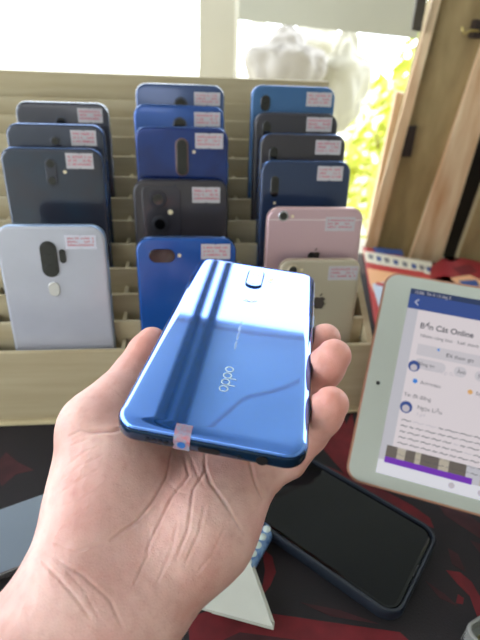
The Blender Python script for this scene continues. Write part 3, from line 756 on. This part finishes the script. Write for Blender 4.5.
# ------------------------------------------------------------------ tablet leaning on the rack
P0 = on_z(344, 478, TZ+.0015); yw, al = math.radians(16.8), math.radians(47)
tx = Vector((math.cos(yw), -math.sin(yw), 0)); bk = Vector((math.sin(yw), math.cos(yw), 0))
ty = bk*math.cos(al)+EZ*math.sin(al); tz = tx.cross(ty)
TW, TL, TT = .2400, .1695, .0070
TM = basis(P0+tz*.0075, tx, ty, tz)
M_tabb = mat('tablet_white_glass', (190, 194, 182), .12, coat=.3); M_taba = mat('tablet_rose_aluminium', (196, 142, 118), .4, metal=.7)
tab = thing('tablet', 'white tablet in landscape leaning against the rack, showing a social page', 'tablet', TM)
obj('housing', slab(TW, TL, .0115, [(.003, -TT), (.0008, -TT+.0012), (0, -TT+.003), (0, -.0006), (.0005, 0)], 12, TW/2, TL/2), M_taba, tab, 40)
obj('front_glass', slab(TW-.0034, TL-.0034, .0100, [(0, .00005), (.0002, .0003)], 12, TW/2, TL/2), M_tabb, tab, 40)
def tl(px, py):
    o = TM.translation; p = on_plane(px, py, o, tz)-o; return Vector((p.dot(tx), p.dot(ty)))
c = tl(378, 383); obj('front_camera', disc(.0015, .0003, .00035, c.x, c.y, bev=.00002), M_lens, tab)
SX0, SX1, SY0, SY1 = .0215, .2185, .0110, .1585      # screen rectangle
def emit(name, rgb, s=1.1):
    q = mat(name, rgb, .3, emis=s); q.node_tree.nodes['Principled BSDF'].inputs['Base Color'].default_value = (.01, .01, .01, 1); return q
E_page, E_grey, E_blue, E_navy, E_txt, E_pur = emit('ui_page', (236, 226, 230)), emit('ui_grey', (206, 198, 206)), emit('ui_blue', (46, 76, 150)), emit('ui_navy', (32, 52, 96)), emit('ui_text', (80, 76, 88)), emit('ui_purple', (120, 40, 190))
E_side = emit('ui_side', (206, 204, 212)); E_btn = emit('ui_button', (216, 210, 216)); E_lb = emit('ui_link_blue', (60, 140, 230)); E_or = emit('ui_orange', (235, 180, 110)); E_ph = emit('ui_photo', (110, 100, 92)); E_ph2 = emit('ui_photo_light', (196, 186, 168)); E_wh = emit('ui_white', (240, 240, 248))
MS = [E_page, E_grey, E_blue, E_navy, E_txt, E_pur, E_side, E_btn, E_lb, E_or, E_ph, E_ph2, E_wh]
bm = bmesh.new(); Z0 = .0003
def rect(x0, y0, x1, y1, mi, z=1): poly(bm, [(x0, y0), (x1, y0), (x1, y1), (x0, y1)], Z0+z*.00003-.00002, Z0+z*.00003, mi)
rect(SX0, SY0, SX1, SY1, 6, 1)
PX0 = .0300                                           # page column
rect(PX0, SY0+.011, SX1, SY1, 0, 2); rect(SX0, SY0, SX1, SY0+.0105, 12, 2)
rect(SX0, SY1-.0045, SX1, SY1, 3, 3); rect(SX0, SY1-.0165, SX1, SY1-.0045, 2, 3)
def txt(s, x, y, size, mi=4, z=4, bold=0.): text_into(bm, s, size, T(x, y, Z0+z*.00003), mi, .00001, bold)
txt('12:06  Th 4 13 thg 5', SX0+.003, SY1-.0038, .0034, 1)
stroke(bm, [(SX0+.0075, SY1-.0085), (SX0+.005, SY1-.0108), (SX0+.0075, SY1-.0131)], .0006, Z0+.0001, Z0+.00013, 12)
c = tl(418, 325); txt('Bến Cát Online', PX0+.0035, c.y-.002, .0062, bold=.00012)
yb = tl(418, 335).y; txt('Nhóm công khai · 3,6K thành viên', PX0+.005, yb-.001, .0036)
c = tl(417, 342); rect(PX0+.0045, c.y-.010, SX1-.008, c.y-.001, 7, 3); txt('Đã tham gia', PX0+.026, c.y-.0072, .0042)
c = tl(416, 355); yb = c.y-.006
for x0, x1, s in ((.0045, .0275, 'Bảng tin'), (.0335, .0425, 'Ảnh'), (.0485, .068, 'Sự kiện'), (.074, .092, 'File')):
    bm2 = slab(x1-x0, .008, .0038, [(0, Z0+.00007), (0, Z0+.00009)], 5, PX0+(x0+x1)/2, yb)
    tmp = bpy.data.meshes.new('t'); bm2.to_mesh(tmp); bm2.free(); n0 = len(bm.faces); bm.from_mesh(tmp); bm.faces.ensure_lookup_table()
    for q in bm.faces[n0:]: q.material_index = 7
    txt(s, PX0+x0+.0022, yb-.0013, .0038)
def circ(px, py, r, mi, z=4):
    c_ = tl(px, py); disc(r, Z0+(z-1)*.00003, Z0+z*.00003, c_.x, c_.y, bm, 20, .00001, mi); return c_
circ(438.5, 350, .0010, 8)
c = circ(414, 366, .0044, 2); disc(.0026, Z0+.00012, Z0+.00014, c.x, c.y-.0012, bm, 16, .00001, 1); txt('Bạn viết gì đi...', c.x+.008, c.y-.0014, .0038, 1)
c = circ(415, 381, .0018, 8); txt('Ảnh/video', c.x+.004, c.y-.0013, .0036); c = circ(470, 392, .0018, 9); txt('Sự kiện', c.x+.004, c.y-.0013, .0036)
c = tl(404, 391); txt('Tin đã đăng', PX0-.000+.001, c.y-.0035, .0040)
c = circ(406, 407, .0046, 2); disc(.0028, Z0+.00012, Z0+.00014, c.x, c.y-.001, bm, 16, .00001, 1); txt('Ngọc Liễu', c.x+.008, c.y+.0005, .0042); txt('3 giờ', c.x+.008, c.y-.0042, .0034, 1)
y = tl(402, 417).y-.002; rnd = random.Random(5)
for i in range(7):
    x = PX0+.003
    while x < SX1-.012:
        q = rnd.uniform(.003, .009); stroke(bm, [(x, y), (x+q*.3, y+.0007), (x+q*.6, y-.0002), (x+q, y+.0005)], .00055, Z0+.00009, Z0+.00012, 4 if rnd.random() < .9 else 1); x += q+.0016
    y -= .0044
yT = SY0+.0185+.0035; yB = SY0+.0095
xx = PX0-.004; k = 0
for wv, mi in ((.008, 10), (.006, 11), (.007, 10), (.004, 11), (.008, 10), (.005, 10), (.007, 11), (.012, 10), (.010, 6), (.010, 11), (.012, 10), (.012, 11), (.02, 10), (.03, 11)):
    rect(xx, yB, xx+wv, yT, mi, 4); xx += wv
rect(PX0-.004, yB-.0005, PX0+.058, yB+.0040, 5, 5); rect(PX0+.067, yB-.0005, SX1-.02, yB+.0042, 5, 5)
for i in range(6):
    x = PX0+.045+i*.020; disc(.0022, Z0+.00007, Z0+.0001, x, SY0+.0050, bm, 16, .00001, 1)
obj('screen_image', bm, MS, tab)
obj('charging_port', box((TW-.0001, TL/2-.004, -.0050), (TW+.0003, TL/2+.004, -.0026)), M_hole, tab)

# ------------------------------------------------------------------ black phone in a case on the mat
a, b, c = on_z(441, 532, TZ+.008), on_z(396, 627, TZ+.008), None
ca = (a-b).normalized(); cl = Vector((-ca.y, ca.x, 0))       # long direction, up-left
if cl.x > 0: cl = -cl
cw = .0745; cb = a+(b-a)*.5
ux = ca; uy = cl; uz = ux.cross(uy)
if uz.z < 0: ux = -ux; uz = -uz
CM = basis(Vector((cb.x, cb.y, TZ+.0002)), ux, uy, uz)
M_case = mat('case_rubber', (24, 32, 44), .45, var=.1)
cp = thing('smartphone_in_case', 'black phone in a dark rubber case lying face up on the mat', 'phone', CM)
CL = .150
bm = slab(cw, CL, .012, [(.002, 0), (0, .002), (0, .0095), (.0008, .0108), (.0022, .0108), (.0026, .0092), (.003, .0078)], 10, 0, CL/2)
obj('case', bm, M_case, cp, 40)
sg = obj('screen_glass', slab(cw-.0064, CL-.0064, .009, [(0, .0079), (0, .0090), (.0005, .0094)], 10, 0, CL/2), M_glassb, cp, 40)
obj('display', slab(cw-.0100, CL-.0105, .006, [(0, .00940), (0, .00945)], 8, 0, CL/2), mat('display_off', (3, 5, 9), .04, spec=.25), sg)
obj('earpiece', slab(.010, .0012, .0006, [(0, .0094), (0, .00948)], 4, 0, .0036), M_hole, sg)
# ------------------------------------------------------------------ reflective dark device at the far left, under the wrist
a, b = on_z(0, 508, TZ+.008), on_z(48, 491, TZ+.008); d = (b-a).normalized(); n_ = Vector((d.y, -d.x, 0))
o = b+d*.012; DM = basis(Vector((o.x, o.y, TZ+.0002)), -n_.cross(EZ)*-1 if False else d, -n_, EZ)
lp_ = thing('dark_tablet', 'dark glossy tablet lying flat at the left behind the wrist', 'tablet', DM)
bmx = slab(.19, .050, .008, [(.001, 0), (0, .002), (0, .006), (.0005, .0068)], 8, -.095, -.025); obj('housing', bmx, M_silver, lp_, 40)
obj('screen_glass', slab(.1886, .0486, .0075, [(0, .0069), (.0003, .0073)], 8, -.095, -.025), mat('glossy_dark_glass', (120, 130, 146), .04, coat=1., metal=.85), lp_, 40)

# ------------------------------------------------------------------ paper, pouch, plastic case, printed board
bm = bmesh.new(); zc = TZ+.012
pts = [on_z(*q, zc) for q in ((247, 553), (273, 627), (196, 606), (150, 560), (190, 500))]
o = pts[0]; poly(bm, [(p.x-o.x, p.y-o.y) for p in pts], -.0025, .0)
card = obj('white_card', bm, mat('white_card', (214, 216, 204), .6, var=.04, vscale=60)); card.location = o
tag(card, 'white card with a pointed corner sticking out under the wrist', 'card')
bm = bmesh.new(); poly(bm, [((p.x-o.x)*.82+.004, (p.y-o.y)*.82-.004) for p in pts], -.0115, -.0026)
obj('folded_flap', bm, bpy.data.materials['white_card'], card)
p = on_z(252, 553, TZ); ang = math.atan2(.9, .5)
PM = Matrix.Translation((p.x, p.y, TZ+.0002)) @ Matrix.Rotation(math.radians(62), 4, 'Z')
M_pb = mat('pouch_blue', (62, 104, 172), .4, rgb2=(140, 176, 214), vscale=240); M_pw = mat('pouch_white', (206, 220, 214), .35)
pc = thing('patterned_pouch', 'small blue and white dotted pouch beside the white card', 'pouch', PM)
obj('body', slab(.038, .0165, .0075, [(.003, 0), (.0005, .003), (0, .007), (.0006, .0095), (.0018, .0108)], 8), M_pb, pc, True)
for i in range(5):
    for j in range(2):
        obj('white_dot', disc(.0027, .0100, .0113, -.0130+i*.0067+j*.0, -.0033+j*.0066, n=14, bev=.0004), M_pw, pc, True)
p = on_z(478, 634, TZ+.012)
BM = Matrix.Translation((p.x+.036, p.y+.001, TZ+.0002)) @ Matrix.Rotation(math.radians(28), 4, 'Z')
bx = thing('clear_plastic_case', 'clear plastic case corner with golden contents at the lower right', 'case', BM)
M_clear = mat('clear_plastic', (205, 205, 200), .12, trans=.6, spec=.8); M_goldc = mat('golden_lining', (196, 178, 110), .35, metal=.5, rgb2=(130, 110, 60), vscale=120)
obj('shell', slab(.075, .045, .006, [(.0005, 0), (0, .001), (0, .0125), (.001, .0135), (.002, .0135), (.002, .003)], 8), M_clear, bx, 40)
obj('lining', slab(.064, .034, .005, [(0, .0045), (.001, .009)], 8), M_goldc, bx, 40)

# printed colourful board lying on the mat behind the tablet
zb = TZ+.0035
q = [on_z(*c_, zb) for c_ in ((363, 246), (520, 288), (520, 342), (376, 330))]
o = q[3]; bm = bmesh.new()
def bl(px, py): p = on_z(px, py, zb)-o; return (p.x, p.y)
poly(bm, [(v_.x-o.x, v_.y-o.y) for v_ in q], -.003, 0, 0)
def bp_(pts, mi, z=1): poly(bm, [bl(*p_) for p_ in pts], z*.00005-.00002, z*.00005, mi)
bp_([(363, 246.2), (520, 288.2), (520, 292), (364, 249)], 1); bp_([(372, 247), (402, 250), (404, 256), (376, 253)], 2, 2)
bp_([(364, 251), (432, 262), (432, 275), (366, 262)], 3, 2)
for i, (x, y) in enumerate(((368, 254.5), (376, 256.5), (384, 258), (393, 260), (402, 262), (411, 264), (419, 265.5), (426, 267))):
    bp_([(x, y-.5), (x+5, y+.5), (x+5.5, y+5), (x+1, y+4.2)], 2 if i % 2 else 5, 3)
bp_([(366, 263), (424, 272), (424, 276), (367, 267)], 0, 3); bp_([(367, 268), (412, 276), (430, 290), (378, 300), (370, 284)], 4, 2)
bp_([(372, 284), (384, 282), (390, 300), (380, 312)], 6, 3); bp_([(376, 282), (390, 285), (388, 288), (376, 285)], 0, 4)
bp_([(430, 268), (442, 258), (452, 262), (462, 258), (480, 262), (500, 270), (500, 292), (470, 280), (444, 276), (430, 280)], 1, 3)
bp_([(452, 268), (470, 264), (478, 272), (462, 276)], 7, 4); bp_([(450, 278), (470, 275), (484, 282), (484, 292), (462, 288)], 4, 4)
bp_([(458, 281), (476, 280), (480, 286), (464, 287)], 2, 5)
bp_([(480, 292), (520, 302), (520, 330), (480, 320)], 5, 3)
cb_ = obj('printed_board', bm, [mat('print_red', (186, 60, 62), .35), mat('print_dark_red', (150, 40, 48), .35), mat('print_blue', (50, 80, 140), .35), mat('print_cream', (220, 214, 196), .35), mat('print_peach', (232, 176, 132), .35), mat('print_grey', (110, 110, 116), .35), mat('print_pale_blue', (196, 208, 226), .35), mat('print_deep_red', (110, 26, 40), .35)])
cb_.location = o; tag(cb_, 'colourful red printed board lying behind the tablet below the planks', 'printed board')

# ------------------------------------------------------------------ cables hanging under the ceiling (mirrored in the held phone)
M_cab = mat('cable_red_brown', (176, 120, 124), .5)
def cab(pix, z, label, r=.0024):
    pts = [mirror_hit(*q, z) for q in pix]; c0 = pts[0]
    fine = []
    for i in range(len(pts)-1):
        p0, p1, p2, p3 = pts[max(i-1, 0)], pts[i], pts[i+1], pts[min(i+2, len(pts)-1)]
        for k in range(6):
            t = k/6; fine.append(.5*((2*p1)+(p2-p0)*t+(2*p0-5*p1+4*p2-p3)*t*t+(3*p1-p0-3*p2+p3)*t**3)-c0)
    fine.append(pts[-1]-c0)
    o = obj('ceiling_cable', tube(fine, r, 8), M_cab, None, True); o.location = c0; tag(o, label, 'cable')
cab([(196, 440), (212, 426), (228, 412), (246, 398), (270, 392), (300, 380), (330, 350)], CZ-.03, 'red-brown cable under the ceiling, the lower curve mirrored in the held phone')
cab([(120, 318), (180, 320), (220, 328), (260, 334), (320, 340), (360, 340)], CZ-.018, 'red-brown cable under the ceiling, crossing the upper half of the held phone mirror', .003)
